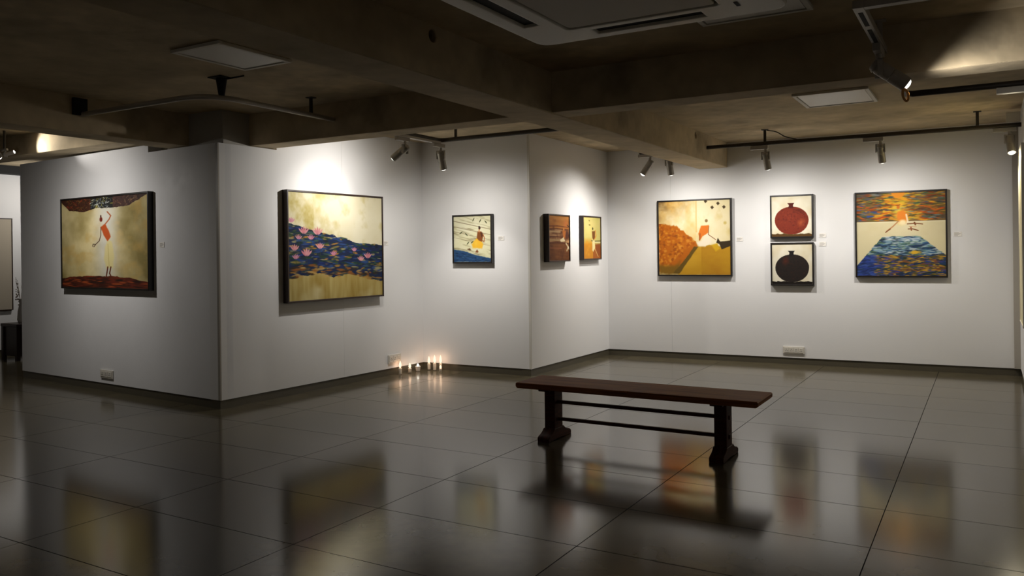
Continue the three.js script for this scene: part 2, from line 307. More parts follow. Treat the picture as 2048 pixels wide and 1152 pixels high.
    p.each((u, v) => { const w = v - u * 0.22; return mix(mix([226, 222, 178], [240, 236, 206], fbm(u * 4, v * 4, 4) * 1.4 - 0.2), [150, 140, 104], (fbm(u * 3, w * 26, 3) - 0.56) * 3.2); });
    for (const [y0, a] of [[0.1, 0.8], [0.22, 0.7], [0.33, 0.5], [0.46, 0.35]]) p.line([[0, y0], [0.45, y0 + 0.09], [1, y0 + 0.2]], 0.012, [126, 108, 82], a * 0.75);
    p.poly([[0, 0.72], [0.25, 0.755], [0.6, 0.85], [1, 0.925], [1, 1], [0, 1]], [42, 78, 122], { soft: 0.02, rough: 0.01 });
    p.strokes(140, (x, y) => y > 0.76 + x * 0.19, () => pick([[28, 56, 100], [56, 98, 146], [36, 66, 92], [22, 44, 76]]), { y0: 0.72, len: [0.03, 0.09], wd: [0.006, 0.012], ang: 0.3 });
    for (const [x, y, a] of [[0.54, 0.08, -1], [0.72, 0.11, -1], [0.87, 0.14, 0.8], [0.2, 0.36, -0.5], [0.345, 0.4, 0.7], [0.385, 0.59, -0.8], [0.5, 0.57, -0.6]]) p.blob(x, y, 0.055, 0.016, [74, 78, 50], { ang: a, soft: 0.5 });
    p.poly([[0.6, 0.49], [0.7, 0.48], [0.79, 0.62], [0.77, 0.71], [0.62, 0.7], [0.51, 0.7], [0.49, 0.62]], [246, 190, 52], { soft: 0.03, rough: 0.02 }).blob(0.6, 0.6, 0.07, 0.09, [252, 208, 80], { a: 0.7, soft: 0.9 });
    p.poly([[0.645, 0.34], [0.76, 0.345], [0.8, 0.43], [0.76, 0.56], [0.67, 0.53], [0.62, 0.48]], [134, 78, 36], { soft: 0.02, rough: 0.008 }); p.poly([[0.72, 0.36], [0.78, 0.37], [0.79, 0.44], [0.75, 0.47]], [88, 52, 30], { soft: 0.02 });
    p.line([[0.79, 0.4], [0.83, 0.48], [0.82, 0.56], [0.77, 0.54]], 0.013, [176, 104, 52]); p.line([[0.69, 0.3], [0.69, 0.345]], 0.02, [220, 150, 96]);
    p.blob(0.7, 0.265, 0.034, 0.04, [70, 42, 32], { soft: 0.3 }).blob(0.69, 0.235, 0.02, 0.02, [44, 40, 34], { soft: 0.4 });
    p.poly([[0.36, 0.72], [0.44, 0.7], [0.47, 0.745], [0.42, 0.75]], [104, 70, 40], { soft: 0.02 }).poly([[0.58, 0.79], [0.63, 0.73], [0.67, 0.78], [0.64, 0.8]], [128, 76, 44], { soft: 0.02 });
    return p.tex();
  },
  plough() {
    const p = new Pic(288, 288, 24);
    p.each((u, v) => { const n = fbm(u * 2.2, v * 16, 4), m = fbm(u * 6, v * 6 + 3, 3); let c = v < 0.3 ? mix([176, 106, 40], [206, 142, 66], n) : v < 0.6 ? mix([86, 42, 18], [206, 158, 108], n * 1.9 - 0.45) : mix([96, 52, 24], [150, 92, 44], n); return mix(c, [84, 44, 22], (m - 0.5) * 1.6); });
    for (const [y, c] of [[0.24, [118, 60, 22]], [0.3, [110, 54, 20]], [0.48, [90, 42, 18]], [0.61, [88, 42, 20]]]) p.line([[0, y], [0.4, y - 0.01], [0.95, y + 0.01]], 0.022, c, 0.75);
    p.line([[0, 0.355], [0.55, 0.36]], 0.03, [206, 168, 120], 0.8).line([[0, 0.545], [0.5, 0.55]], 0.022, [192, 160, 110], 0.8).line([[0, 0.72], [0.6, 0.73]], 0.018, [160, 92, 58], 0.6);
    p.blob(0.83, 0.18, 0.16, 0.12, [206, 116, 56], { soft: 0.9, a: 0.8 });
    p.blob(0.73, 0.3, 0.045, 0.05, [214, 132, 52], { soft: 0.4 }); p.poly([[0.66, 0.33], [0.84, 0.34], [0.8, 0.5], [0.7, 0.51]], [196, 112, 44], { soft: 0.03 });
    p.poly([[0.53, 0.55], [0.72, 0.47], [0.8, 0.57], [0.6, 0.585]], [244, 224, 178], { soft: 0.02, rough: 0.01 });
    p.blob(0.9, 0.4, 0.1, 0.09, [92, 50, 34], { soft: 0.6 }).line([[0.84, 0.62], [0.95, 0.7], [0.88, 0.78]], 0.03, [222, 200, 156], 0.95).line([[0.95, 0.7], [0.99, 0.74]], 0.03, [240, 226, 190]);
    p.line([[0.9, 0.2], [0.99, 0.24]], 0.016, [64, 40, 30], 0.9);
    return p.tex();
  },
  reaper() {
    const p = new Pic(288, 288, 25);
    p.each((u, v) => { const n = fbm(u * 5, v * 5, 4); let c = mix([206, 196, 108], [224, 204, 132], n * 1.4 - 0.2); if (v > 0.48 && u < 0.5) c = mix(c, [212, 144, 34], (v - 0.48) * 5 * (0.7 + n)); if (v > 0.62) c = mix(c, u > 0.55 ? [168, 96, 40] : [204, 136, 40], (v - 0.6) * 6); return mix(c, [236, 214, 130], Math.max(0, 1 - Math.hypot((u - 0.35) / 0.25, (v - 0.32) / 0.2)) * 0.7); });
    for (const [x, y] of [[0.22, 0.62], [0.25, 0.78], [0.16, 0.86], [0.33, 0.7], [0.3, 0.9]]) p.blob(x, y, 0.1, 0.07, [226, 158, 44], { soft: 0.9, a: 0.7, rough: 0.5 });
    p.line([[0.33, 0.08], [0.37, 0.09]], 0.02, [120, 110, 50], 0.8).line([[0.33, 0.185], [0.4, 0.19]], 0.02, [110, 100, 44], 0.8);
    p.poly([[0.5, 0.34], [0.68, 0.33], [0.67, 0.5], [0.58, 0.55], [0.52, 0.5]], [124, 74, 30], { soft: 0.03 }).line([[0.7, 0.32], [0.74, 0.44], [0.66, 0.52]], 0.025, [222, 148, 60]);
    p.blob(0.545, 0.275, 0.045, 0.04, [74, 70, 34], { soft: 0.4 }); p.line([[0.45, 0.57], [0.7, 0.575], [0.99, 0.57]], 0.013, [96, 92, 60], 0.9).line([[0.62, 0.6], [0.99, 0.61]], 0.014, [238, 226, 180], 0.9);
    p.poly([[0.54, 0.55], [0.66, 0.56], [0.67, 0.74], [0.56, 0.84], [0.5, 0.8]], [238, 222, 158], { soft: 0.03, rough: 0.012 }); p.poly([[0.68, 0.66], [0.98, 0.64], [0.98, 0.92], [0.84, 0.94]], [150, 82, 38], { soft: 0.03 });
    p.line([[0.66, 0.76], [0.85, 0.95]], 0.02, [226, 190, 120], 0.8);
    return p.tex();
  },
  field() {
    const p = new Pic(448, 448, 26);
    p.each((u, v) => { const n = fbm(u * 4, v * 4, 5), m = fbm(u * 7 + 30, v * 5, 4); let c = mix([240, 222, 168], [250, 240, 206], n * 1.4 - 0.2); if (u < 0.53) { c = mix(c, [232, 178, 84], (m - 0.36) * 2 * (1 - v)); c = mix(c, [150, 116, 66], (fbm(u * 5, v * 7 + 70, 4) - 0.42) * 4 * Math.max(0, 1 - v * 3.2) * Math.max(0, 1.2 - u * 2.4)); } else c = mix(c, [222, 196, 120], (m - 0.55) * 2.4); return c; });
    p.line([[0.535, 0], [0.535, 0.42]], 0.012, [226, 172, 84], 0.5);
    p.poly([[0, 0.3], [0.08, 0.29], [0.14, 0.33], [0.22, 0.32], [0.3, 0.37], [0.36, 0.43], [0.46, 0.5], [0.53, 0.555], [0.55, 0.62], [0.44, 0.74], [0.34, 0.86], [0.2, 0.93], [0, 0.95]], [190, 102, 18], { soft: 0.02, rough: 0.03 });
    for (let i = 0; i < 380; i++) { const x = rr(0, 0.52), y = rr(0.3, 0.9); if (y < 0.31 + Math.max(0, x - 0.1) * 0.55 || y > 1.0 - x * 0.85) continue; p.blob(x, y, rr(0.012, 0.034), rr(0.012, 0.03), pick([[222, 140, 34], [170, 84, 16], [204, 116, 26], [228, 150, 50], [150, 76, 18], [188, 106, 22]]), { a: 0.75, soft: 0.6, rough: 0.5 }); }
    p.poly([[0, 0.87], [0.22, 0.88], [0.3, 0.82], [0.3, 1], [0, 1]], [132, 96, 26], { soft: 0.06, rough: 0.02 });
    p.poly([[0.52, 0.62], [0.72, 0.6], [0.82, 0.62], [1, 0.62], [1, 1], [0.27, 1]], [196, 146, 32], { soft: 0.01, rough: 0.006 });
    p.each((u, v, c) => (v > 0.62 && u > 0.27 + (1 - v) * 0.66 ? mix(c, u > 0.6 ? [172, 112, 24] : [214, 166, 48], (fbm(u * 3, v * 6, 4) - 0.35) * 1.6) : null));
    p.poly([[0.5, 0.62], [0.56, 0.625], [0.29, 0.985], [0.2, 0.98], [0.38, 0.78]], [104, 80, 26], { soft: 0.012, rough: 0.006 });
    p.poly([[0.62, 0.53], [0.66, 0.44], [0.72, 0.47], [0.74, 0.56], [0.66, 0.63], [0.57, 0.62], [0.54, 0.57]], [250, 236, 208], { soft: 0.02, rough: 0.012 });
    p.poly([[0.6, 0.34], [0.71, 0.335], [0.7, 0.44], [0.62, 0.48], [0.58, 0.54], [0.565, 0.45]], [226, 122, 40], { soft: 0.012, rough: 0.006 }); p.line([[0.71, 0.35], [0.7, 0.46], [0.8, 0.53]], 0.006, [140, 82, 50], 0.9).line([[0.585, 0.45], [0.58, 0.53]], 0.012, [176, 88, 34]);
    p.blob(0.675, 0.275, 0.024, 0.026, [146, 118, 76], { soft: 0.35 }).blob(0.93, 0.31, 0.03, 0.03, [206, 180, 92], { soft: 0.7, a: 0.8 });
    p.poly([[0.81, 0.57], [0.83, 0.51], [0.86, 0.56], [1, 0.545], [1, 0.62], [0.88, 0.66], [0.85, 0.59]], [58, 46, 26], { soft: 0.01, rough: 0.004 }).poly([[0.74, 0.6], [0.82, 0.58], [0.86, 0.65], [0.8, 0.69]], [218, 172, 30], { soft: 0.02 });
    for (const [x, y] of [[0.665, 0.015], [0.755, 0.1], [0.835, 0.05], [0.915, 0.1]]) p.poly([[x - 0.022, y - 0.006], [x + 0.004, y - 0.026], [x + 0.026, y], [x, y + 0.024]], [74, 58, 34], { soft: 0.01 });
    return p.tex();
  },
  pot(s, body, dark, glow, strip) {
    const p = new Pic(288, 288, s);
    p.each((u, v) => mix(mix([238, 230, 204], [246, 240, 220], fbm(u * 5, v * 5 + s, 4) * 1.3 - 0.2), [222, 206, 166], (fbm(u * 3 + s, v * 3, 3) - 0.5) * 2));
    const pot = []; for (let i = 0; i < 40; i++) { const a = (i / 40) * Math.PI * 2, x = Math.cos(a), y = Math.sin(a); pot.push([0.5 + 0.42 * Math.sign(x) * Math.abs(x) ** 0.95, 0.59 + (y < 0 ? 0.33 : 0.36) * y]); }
    p.poly(pot, body, { soft: 0.014, rough: 0.004 }); p.poly([[0.4, 0.17], [0.57, 0.17], [0.54, 0.22], [0.545, 0.3], [0.42, 0.3], [0.44, 0.22]], dark, { soft: 0.012 });
    const ins = (x, y) => Math.hypot((x - 0.5) / 0.41, (y - 0.6) / 0.33) < 0.96;
    for (let i = 0; i < 260; i++) { const x = rr(0.06, 0.94), y = rr(0.25, 0.94); if (ins(x, y)) p.blob(x, y, rr(0.015, 0.05), rr(0.01, 0.035), pick([body, dark, mix(body, glow, 0.35), mix(body, dark, 0.5)]), { a: 0.4, soft: 0.8, ang: rr(0, 3) }); }
    p.blob(s === 27 ? 0.74 : 0.34, s === 27 ? 0.66 : 0.42, 0.11, 0.14, glow, { soft: 1, a: 0.7, ang: 0.4, rough: 0.4 });
    if (s === 27) for (let k = 0; k < 3; k++) p.line([[0.55, 0.34 + k * 0.03], [0.7, 0.33 + k * 0.03], [0.82, 0.4 + k * 0.035]], 0.007, [70, 26, 20], 0.8);
    p.poly([[0, 0.925], [0.1, 0.94], [0.14, 0.92], [0.2, 0.935], [0.3, 0.92], [0.4, 0.94], [0.6, 0.945], [0.72, 0.925], [0.8, 0.94], [0.9, 0.925], [1, 0.94], [1, 1.05], [0, 1.05]], strip, { soft: 0.012, rough: 0.01 });
    return p.tex();
  },
  ferry() {
    const p = new Pic(512, 512, 29);
    p.each((u, v) => mix([214, 200, 156], [230, 220, 184], fbm(u * 5, v * 5, 4)));
    const sky = (x, y) => y < 0.34;
    p.area(0, 1, 0, 0.345, () => 1, [120, 92, 50]);
    const skyPal = (x, y) => { const g = Math.exp(-(((x - 0.5) / 0.2) ** 2)); if (rnd() < g * 0.75) return pick([[240, 168, 36], [232, 186, 52], [226, 140, 34], [200, 170, 50]]); return y > 0.14 && rnd() < 0.45 ? pick(x < 0.25 ? [[196, 92, 30], [60, 84, 140], [186, 80, 28], [120, 124, 50]] : [[206, 98, 26], [180, 74, 26], [96, 84, 40], [70, 66, 60]]) : pick([[94, 90, 96], [70, 96, 70], [110, 104, 52], [168, 110, 44], [190, 140, 50], [86, 70, 60], [140, 66, 30], [120, 130, 130], [56, 58, 44]]); };
    p.strokes(700, sky, skyPal, { y1: 0.335, len: [0.03, 0.1], wd: [0.006, 0.014], ang: 0.22 });
    p.strokes(40, (x, y) => x > 0.08 && x < 0.24 && y > 0.22 && y < 0.29, () => pick([[58, 84, 150], [50, 70, 130]]), { y0: 0.2, y1: 0.3, len: [0.03, 0.05] });
    p.blob(0.48, 0.0, 0.085, 0.075, [240, 152, 44], { soft: 0.2 });
    p.blob(0.5, 0.25, 0.1, 0.16, [246, 206, 70], { soft: 0.9, a: 0.85, rough: 0.3 });
    p.area(0, 1, 0.345, 0.36, () => 0.3, [240, 232, 200]);
    const rv = (x, y) => y > 0.53 && x > 0.3 - (y - 0.53) * 0.86 && x < 0.72 + (y - 0.53) * 1.22;
    p.area(0, 1, 0.52, 1, (u, v) => (rv(u, v + (fbm(u * 30, v * 30, 3) - 0.5) * 0.015) ? 1 : 0), [40, 62, 96]);
    const rvPal = (x, y) => { if (y < 0.75) return pick([[58, 98, 140], [130, 160, 176], [188, 200, 200], [40, 66, 96], [70, 96, 70], [90, 124, 110], [36, 50, 70], [150, 176, 160]]); if (x < 0.22) return pick([[44, 66, 146], [36, 54, 120], [60, 84, 160], [32, 44, 90]]); return pick([[48, 66, 142], [70, 64, 130], [36, 48, 80], [176, 136, 40], [206, 158, 44], [92, 88, 34], [130, 76, 44], [40, 54, 40], [190, 140, 50]]); };
    p.strokes(1300, (x, y) => rv(x, y + 0.006), rvPal, { y0: 0.53, len: [0.025, 0.075], wd: [0.006, 0.013], ang: 0.25 });
    p.area(0, 1, 0.36, 1, (u, v) => { const d = v < 0.5 ? 0 : Math.max(0.3 - (v - 0.53) * 0.86 - u, u - 0.72 - (v - 0.53) * 1.22) + (fbm(u * 24, v * 24, 3) - 0.5) * 0.02; return v < 0.52 ? 0 : Math.max(0, Math.min(1, d / 0.012)); }, [220, 208, 166]);
    p.blob(0.66, 0.72, 0.08, 0.03, [222, 176, 50], { soft: 0.5, rough: 0.5 });
    p.strokes(70, (x, y) => x > 0.3 && x < 0.7 && y < 0.58, () => pick([[206, 214, 214], [170, 190, 204]]), { y0: 0.53, y1: 0.6, len: [0.03, 0.07], wd: [0.004, 0.009] });
    p.poly([[0.47, 0.24], [0.54, 0.215], [0.58, 0.26], [0.585, 0.32], [0.56, 0.37], [0.49, 0.36], [0.46, 0.31]], [230, 134, 44], { soft: 0.02, rough: 0.01 }); p.blob(0.53, 0.36, 0.06, 0.045, [246, 226, 176], { soft: 0.6 }).line([[0.57, 0.27], [0.585, 0.35]], 0.014, [248, 226, 190], 0.9);
    p.blob(0.48, 0.175, 0.022, 0.026, [214, 120, 40], { soft: 0.35 }).line([[0.455, 0.155], [0.5, 0.15]], 0.007, [140, 70, 30], 0.8);
    const br = [124, 74, 44]; p.line([[0.48, 0.345], [0.42, 0.405], [0.35, 0.46]], 0.01, [190, 140, 96]).line([[0.39, 0.435], [0.335, 0.475]], 0.008, br).line([[0.58, 0.38], [0.67, 0.375], [0.75, 0.385]], 0.007, br).line([[0.66, 0.365], [0.67, 0.39]], 0.012, br).line([[0.59, 0.44], [0.64, 0.44], [0.7, 0.46]], 0.008, br).line([[0.62, 0.42], [0.625, 0.455]], 0.01, [150, 84, 54]).line([[0.6, 0.41], [0.68, 0.415]], 0.005, [206, 160, 120]);
    return p.tex();
  },
};
function painting(label, w, s0, s1, y0, y1, depth, map, { fm = M.frame, rim = 0.014, group } = {}) {
  const t = thing('framed_painting', label, 'painting', w.at((s0 + s1) / 2, 0.001, y0), w.turn, group);
  const W2 = (s1 - s0) / 2, H = y1 - y0, D = depth;
  const ring = new THREE.Shape([[-W2, 0], [W2, 0], [W2, H], [-W2, H]].map((p) => new THREE.Vector2(...p)));
  ring.holes.push(new THREE.Path([[-W2 + rim, rim], [-W2 + rim, H - rim], [W2 - rim, H - rim], [W2 - rim, rim]].map((p) => new THREE.Vector2(...p))));
  const fg = new THREE.ExtrudeGeometry(ring, { depth: D - 0.004, bevelEnabled: true, bevelSize: 0.002, bevelThickness: 0.002, bevelSegments: 1 }); fg.translate(0, 0, 0.002);
  part('frame', fg, fm, t);
  const cm = std({ map, color: 0xe0e0e0, roughness: 0.75, specularIntensity: 0.4 }), g = new THREE.BoxGeometry(2 * (W2 - rim - 0.001), H - 2 * rim - 0.002, D - 0.012); g.translate(0, H / 2, (D - 0.012) / 2 + 0.002);
  part('canvas', g, [M.dark, M.dark, M.dark, M.dark, cm, M.dark], t);
  return t;
}
painting('large painting of a standing woman in an orange top under a dark canopy', W.AB, 1.03, 2.715, 1.058, 2.022, 0.055, art.stroller());
painting('large painting of pink water lilies on a band of blue water', W.BC, 0.742, 2.133, 0.917, 2.026, 0.07, art.lilies(), { fm: M.frameBrown });
painting('small painting of a seated figure in a yellow skirt above blue water', W.CD, 0.468, 1.004, 1.268, 1.829, 0.05, art.skirt());
painting('small brown striped painting nearer the alcove corner, one of two side by side', W.DE, 0.322, 0.863, 1.274, 1.825, 0.07, art.plough(), { fm: M.frameBrown, rim: 0.012, group: 'two small paintings on the alcove wall' });
painting('small yellow painting of a white skirted figure, deeper in the alcove beside the brown one', W.DE, 1.25, 1.785, 1.285, 1.836, 0.06, art.reaper(), { fm: M.frameBrown, rim: 0.012, group: 'two small paintings on the alcove wall' });
painting('orange and gold painting of a crouching figure on a field path', W.EF, 0.705, 1.653, 1.062, 2.031, 0.045, art.field());
painting('small painting of a round red brown pot, hung above the black pot', W.EF, 2.122, 2.613, 1.523, 2.036, 0.05, art.pot(27, [126, 46, 28], [84, 28, 22], [186, 94, 50], [92, 64, 26]), { group: 'two pot paintings on the back wall' });
painting('small painting of a round black pot, hung below the red pot', W.EF, 2.122, 2.613, 0.951, 1.464, 0.05, art.pot(28, [40, 32, 28], [28, 24, 24], [104, 42, 26], [26, 20, 16]), { group: 'two pot paintings on the back wall' });
painting('large multicoloured painting of a figure at sunset above a blue river', W.EF, 3.072, 4.01, 1.054, 2.028, 0.045, art.ferry());

// plain canvases seen only in part
function plainCanvas(name, label, at, turn, w, h, d, color, fm = M.frameBrown) {
  const t = thing(name, label, 'canvas', at, turn);
  part('edge_frame', [box(-w / 2, w / 2, 0, 0.012, 0, d), box(-w / 2, w / 2, h - 0.012, h, 0, d), box(-w / 2, -w / 2 + 0.012, 0.012, h - 0.012, 0, d), box(w / 2 - 0.012, w / 2, 0.012, h - 0.012, 0, d)], fm, t);
  part('canvas', box(-w / 2 + 0.012, w / 2 - 0.012, 0.012, h - 0.012, 0.002, d - 0.006), std({ color, roughness: 0.8 }), t);
}
plainCanvas('blank_canvas', 'large plain taupe canvas on the distant wall past the partition', [-12.199, 0.645, -5.69], Math.PI / 2, 1.5, 1.325, 0.04, 0xa79d8c);
plainCanvas('cream_canvas', 'pale cream yellow panel cut by the picture edge beside the back wall', [0.297, 0.66, -8.86], -Math.PI / 2, 0.86, 1.64, 0.03, 0xf6edc4, M.offWhite);

// title cards beside the paintings, with faint lines of print
const cardTex = (() => { const p = new Pic(96, 64, 40); p.each(() => [226, 222, 215]); for (let i = 0; i < 4; i++) { let x = 0.1; const end = [0.62, 0.85, 0.7, 0.5][i]; while (x < end) { const l = rr(0.05, 0.14); p.line([[x, 0.22 + i * 0.18], [Math.min(end, x + l), 0.22 + i * 0.18]], 0.05, [120, 116, 112], 0.8); x += l + 0.04; } } return p.tex(); })();
M.cardPrint = std({ map: cardTex, roughness: 0.8 });
function card(label, w, s, y) {
  const t = thing('title_card', label, 'label', w.at(s, 0.0005, y), w.turn, 'title cards beside the paintings');
  part('card', new THREE.BoxGeometry(0.078, 0.05, 0.003).translate(0, 0, 0.0015), [M.card, M.card, M.card, M.card, M.cardPrint, M.card], t);
}
card('small title card beside the painting of the standing woman', W.AB, 2.86, 1.5);
card('small title card beside the water lily painting', W.BC, 2.25, 1.51);
card('small title card beside the yellow skirt painting', W.CD, 1.1, 1.55);
card('small title card beside the orange field painting', W.EF, 1.745, 1.518);
card('upper of two title cards beside the pot paintings', W.EF, 2.71, 1.545);
card('lower of two title cards beside the pot paintings', W.EF, 2.71, 1.442);
card('small title card beside the sunset river painting', W.EF, 4.11, 1.53);

// power outlets low on the walls
function outlet(label, w, s, y, wd, h) {
  const t = thing('power_outlet', label, 'outlet', w.at(s, 0.0005, y), w.turn, 'power outlets low on the walls');
  part('plate', new RoundedBoxGeometry(wd, h, 0.014, 2, 0.004).translate(0, 0, 0.007), M.plate, t);
  const n = Math.max(2, Math.round(wd / 0.07));
  for (let i = 0; i < n; i++) {
    const x = (i - (n - 1) / 2) * (wd - 0.03) / n, q = part('module', new RoundedBoxGeometry((wd - 0.045) / n, h - 0.03, 0.006, 1, 0.002).translate(x, 0, 0.0155), M.plate, t);
    for (const [a, b] of [[-0.009, -0.008], [0.009, -0.008], [0, 0.01]]) part('socket_hole', new THREE.CylinderGeometry(0.0042, 0.0042, 0.002, 8).rotateX(Math.PI / 2).translate(x + a, b, 0.0185), M.dark, q);
  }
}
outlet('grey power outlet under the standing woman painting', W.AB, 1.85, 0.178, 0.24, 0.085);
outlet('power outlet on the water lily wall beside the candles', W.BC, 2.37, 0.185, 0.22, 0.1);
outlet('wide white power outlet under the pot paintings', W.EF, 2.37, 0.172, 0.25, 0.088);

// ---------------------------------------------------------------- wooden bench
{
  const t = thing('wooden_bench', 'dark brown wooden trestle bench standing on the polished floor', 'bench', [-2.127, 0, -5.345], 0);
  const L = 1.752, D = 0.4, T = 0.036, c = 0.012;
  const pr = new THREE.Shape([[-L / 2, c], [-L / 2 + c, 0], [L / 2 - c, 0], [L / 2, c], [L / 2, T - 0.006], [L / 2 - 0.006, T], [-L / 2 + 0.006, T], [-L / 2, T - 0.006]].map((p) => new THREE.Vector2(...p)));
  const sg = new THREE.ExtrudeGeometry(pr, { depth: D - 0.008, bevelEnabled: true, bevelSize: 0.003, bevelThickness: 0.004, bevelSegments: 2 }); sg.translate(0, 0.389, -D / 2 + 0.004);
  { const p = sg.attributes.position, n = sg.attributes.normal, uv = sg.attributes.uv; for (let i = 0; i < p.count; i++) uv.setXY(i, p.getX(i), Math.abs(n.getY(i)) > 0.5 ? p.getZ(i) : p.getY(i)); }
  part('seat', sg, M.seatWood, t);
  for (const x of [-0.674, 0.597]) {
    part('leg', box(x - 0.042, x + 0.042, 0.055, 0.376, -0.075, 0.055, 0.005), M.legWood, t);
    part('cleat', box(x - 0.042, x + 0.042, 0.366, 0.3895, -0.15, 0.15, 0.004), M.legWood, t);
    const f = new THREE.Shape(); f.moveTo(-0.2, 0.0); f.lineTo(-0.12, 0.0); f.quadraticCurveTo(-0.01, 0.014, 0.09, 0.0); f.lineTo(0.155, 0.0); f.lineTo(0.158, 0.02); f.quadraticCurveTo(0.15, 0.034, 0.125, 0.04); f.quadraticCurveTo(0.09, 0.05, 0.064, 0.076); f.lineTo(-0.084, 0.076); f.quadraticCurveTo(-0.11, 0.05, -0.16, 0.042); f.quadraticCurveTo(-0.19, 0.036, -0.203, 0.02); f.closePath();
    const fg = new THREE.ExtrudeGeometry(f, { depth: 0.09, bevelEnabled: true, bevelSize: 0.003, bevelThickness: 0.003, bevelSegments: 1, curveSegments: 8 });
    fg.applyMatrix4(new THREE.Matrix4().makeBasis(V(0, 0, 1), V(0, 1, 0), V(-1, 0, 0))); fg.translate(x + 0.045, 0.003, 0);
    part('foot', fg, M.legWood, t);
  }
  for (const y of [0.272, 0.146]) {
    const s = part('stretcher', box(-0.632, 0.555, y - 0.0125, y + 0.0125, -0.022, 0.004, 0.004), M.legWood, t);
    for (const x of [-0.724, 0.643]) part('tenon', box(x - 0.008, x + 0.004, y - 0.014, y + 0.014, -0.024, 0.006, 0.003), M.legWood, s);
  }
}

// ---------------------------------------------------------------- ceiling fittings
function tubePath(pts, r, rad = 0.11) {       // pipe through points with rounded corners
  const path = new THREE.CurvePath(); let prev = pts[0];
  for (let i = 1; i < pts.length; i++) {
    if (i < pts.length - 1) {
      const a = pts[i].clone().add(prev.clone().sub(pts[i]).normalize().multiplyScalar(rad)), b = pts[i].clone().add(pts[i + 1].clone().sub(pts[i]).normalize().multiplyScalar(rad));
      path.add(new THREE.LineCurve3(prev, a)); path.add(new THREE.QuadraticBezierCurve3(a, pts[i], b)); prev = b;
    } else path.add(new THREE.LineCurve3(prev, pts[i]));
  }
  return new THREE.TubeGeometry(path, 90, r, 10, false);
}
const TY = 2.57;
function hanger(x, z, mat, t, wide = 0.014) {
  part('hanger', [box(x - wide, x + wide, TY + 0.012, TOP - 0.006, z - 0.008, z + 0.008, 0.002), box(x - 0.035, x + 0.035, TOP - 0.007, TOP - 0.0005, z - 0.03, z + 0.03, 0.002)], mat, t);
}
{
  const t = thing('suspended_conduit', 'curved grey conduit hanging over the partition corner', 'conduit');
  part('pipe', tubePath([V(-6.455, TY, -3.98), V(-4.9, TY, -3.98), V(-4.93, TY, -5.335)], 0.02, 0.32), M.trackGrey, t);
  const h = part('hanger', [new THREE.CylinderGeometry(0.042, 0.022, 0.13, 10).translate(-4.93, TY + 0.08, -4.13), box(-5.0, -4.86, TOP - 0.008, TOP - 0.0005, -4.18, -4.06, 0.002)], M.dark, t); h.userData.label = 'black tapered hanger';
  hanger(-4.93, -5.06, M.trackDark, t);
  part('cable', tubePath([V(-4.9, TOP - 0.02, -4.1), V(-4.8, TOP - 0.02, -4.12), V(-4.72, TOP - 0.006, -4.16)], 0.006, 0.03), M.dark, t);
  part('wall_socket', box(-6.46, -6.43, 2.56, 2.7, -4.02, -3.9, 0.004), M.dark, t);
}
{
  const t = thing('suspended_conduit', 'dark lighting conduit over the candle corner', 'conduit');
  part('pipe', tubePath([V(-4.93, TY, -5.595), V(-4.93, TY, -6.95), V(-3.135, TY, -6.95)], 0.022, 0.06), M.trackDark, t);
  part('light_rail', box(-4.955, -4.905, TY - 0.04, TY - 0.016, -6.92, -6.2, 0.004), M.trackGrey, t);
  hanger(-4.74, -6.95, M.trackDark, t); hanger(-3.5, -6.95, M.trackDark, t);
}
{
  const t = thing('suspended_conduit', 'dark lighting conduit along the back wall', 'conduit');
  part('pipe', rod(V(-2.775, TY, -9.2), V(0.296, TY - 0.012, -9.2), 0.022), M.trackDark, t);
  hanger(-2.12, -9.2, M.trackDark, t); hanger(-0.07, -9.2, M.trackDark, t);
  part('cable', tubePath([V(-2.1, TOP - 0.01, -9.2), V(-2.0, 2.69, -9.2), V(-1.9, 2.62, -9.2), V(-1.78, TY + 0.015, -9.2)], 0.006, 0.04), M.trackDark, t);
  part('junction_box', box(0.17, 0.29, 2.585, 2.68, -9.24, -9.16, 0.006), M.plate, t);
}
{
  const t = thing('suspended_conduit', 'short lighting conduit behind the long beam above the alcove paintings', 'conduit');
  part('pipe', rod(V(-3.135, TY, -9.2), V(-3.6, TY, -9.2), 0.022), M.trackDark, t);
  hanger(-3.36, -9.2, M.trackDark, t);
}
{
  const t = thing('suspended_conduit', 'dark conduit crossing the bay behind the close spotlight', 'conduit');
  part('pipe', tubePath([V(-0.53, TY, -5.605), V(-0.53, TY, -6.95), V(4.99, TY, -6.95)], 0.024, 0.06), M.trackDark, t);
  hanger(-0.53, -6.3, M.trackDark, t); hanger(1.8, -6.95, M.trackDark, t);
  part('driver_box', box(0.07, 0.36, TY - 0.066, TY - 0.022, -6.98, -6.92, 0.005), M.plate, t);
}
{
  const t = thing('track_rail', 'white slotted lighting rail holding the close spotlight', 'light track');
  const a = -0.53, w = 0.026;
  part('rail', [box(a - w, a + w, TY - 0.02, TY + 0.02, -5.345, -4.25, 0.003), box(a + w, 4.99, TY - 0.02, TY + 0.02, -4.302, -4.25, 0.003)], M.trackGrey, t);
  for (const [z0, z1] of [[-4.62, -4.34], [-5.16, -4.7]]) part('slot', box(a - 0.011, a + 0.011, TY - 0.0212, TY - 0.018, z0, z1), M.dark, t);
  hanger(a, -4.6, M.trackGrey, t); hanger(a, -5.2, M.trackGrey, t); hanger(2.2, -4.276, M.trackGrey, t);
}
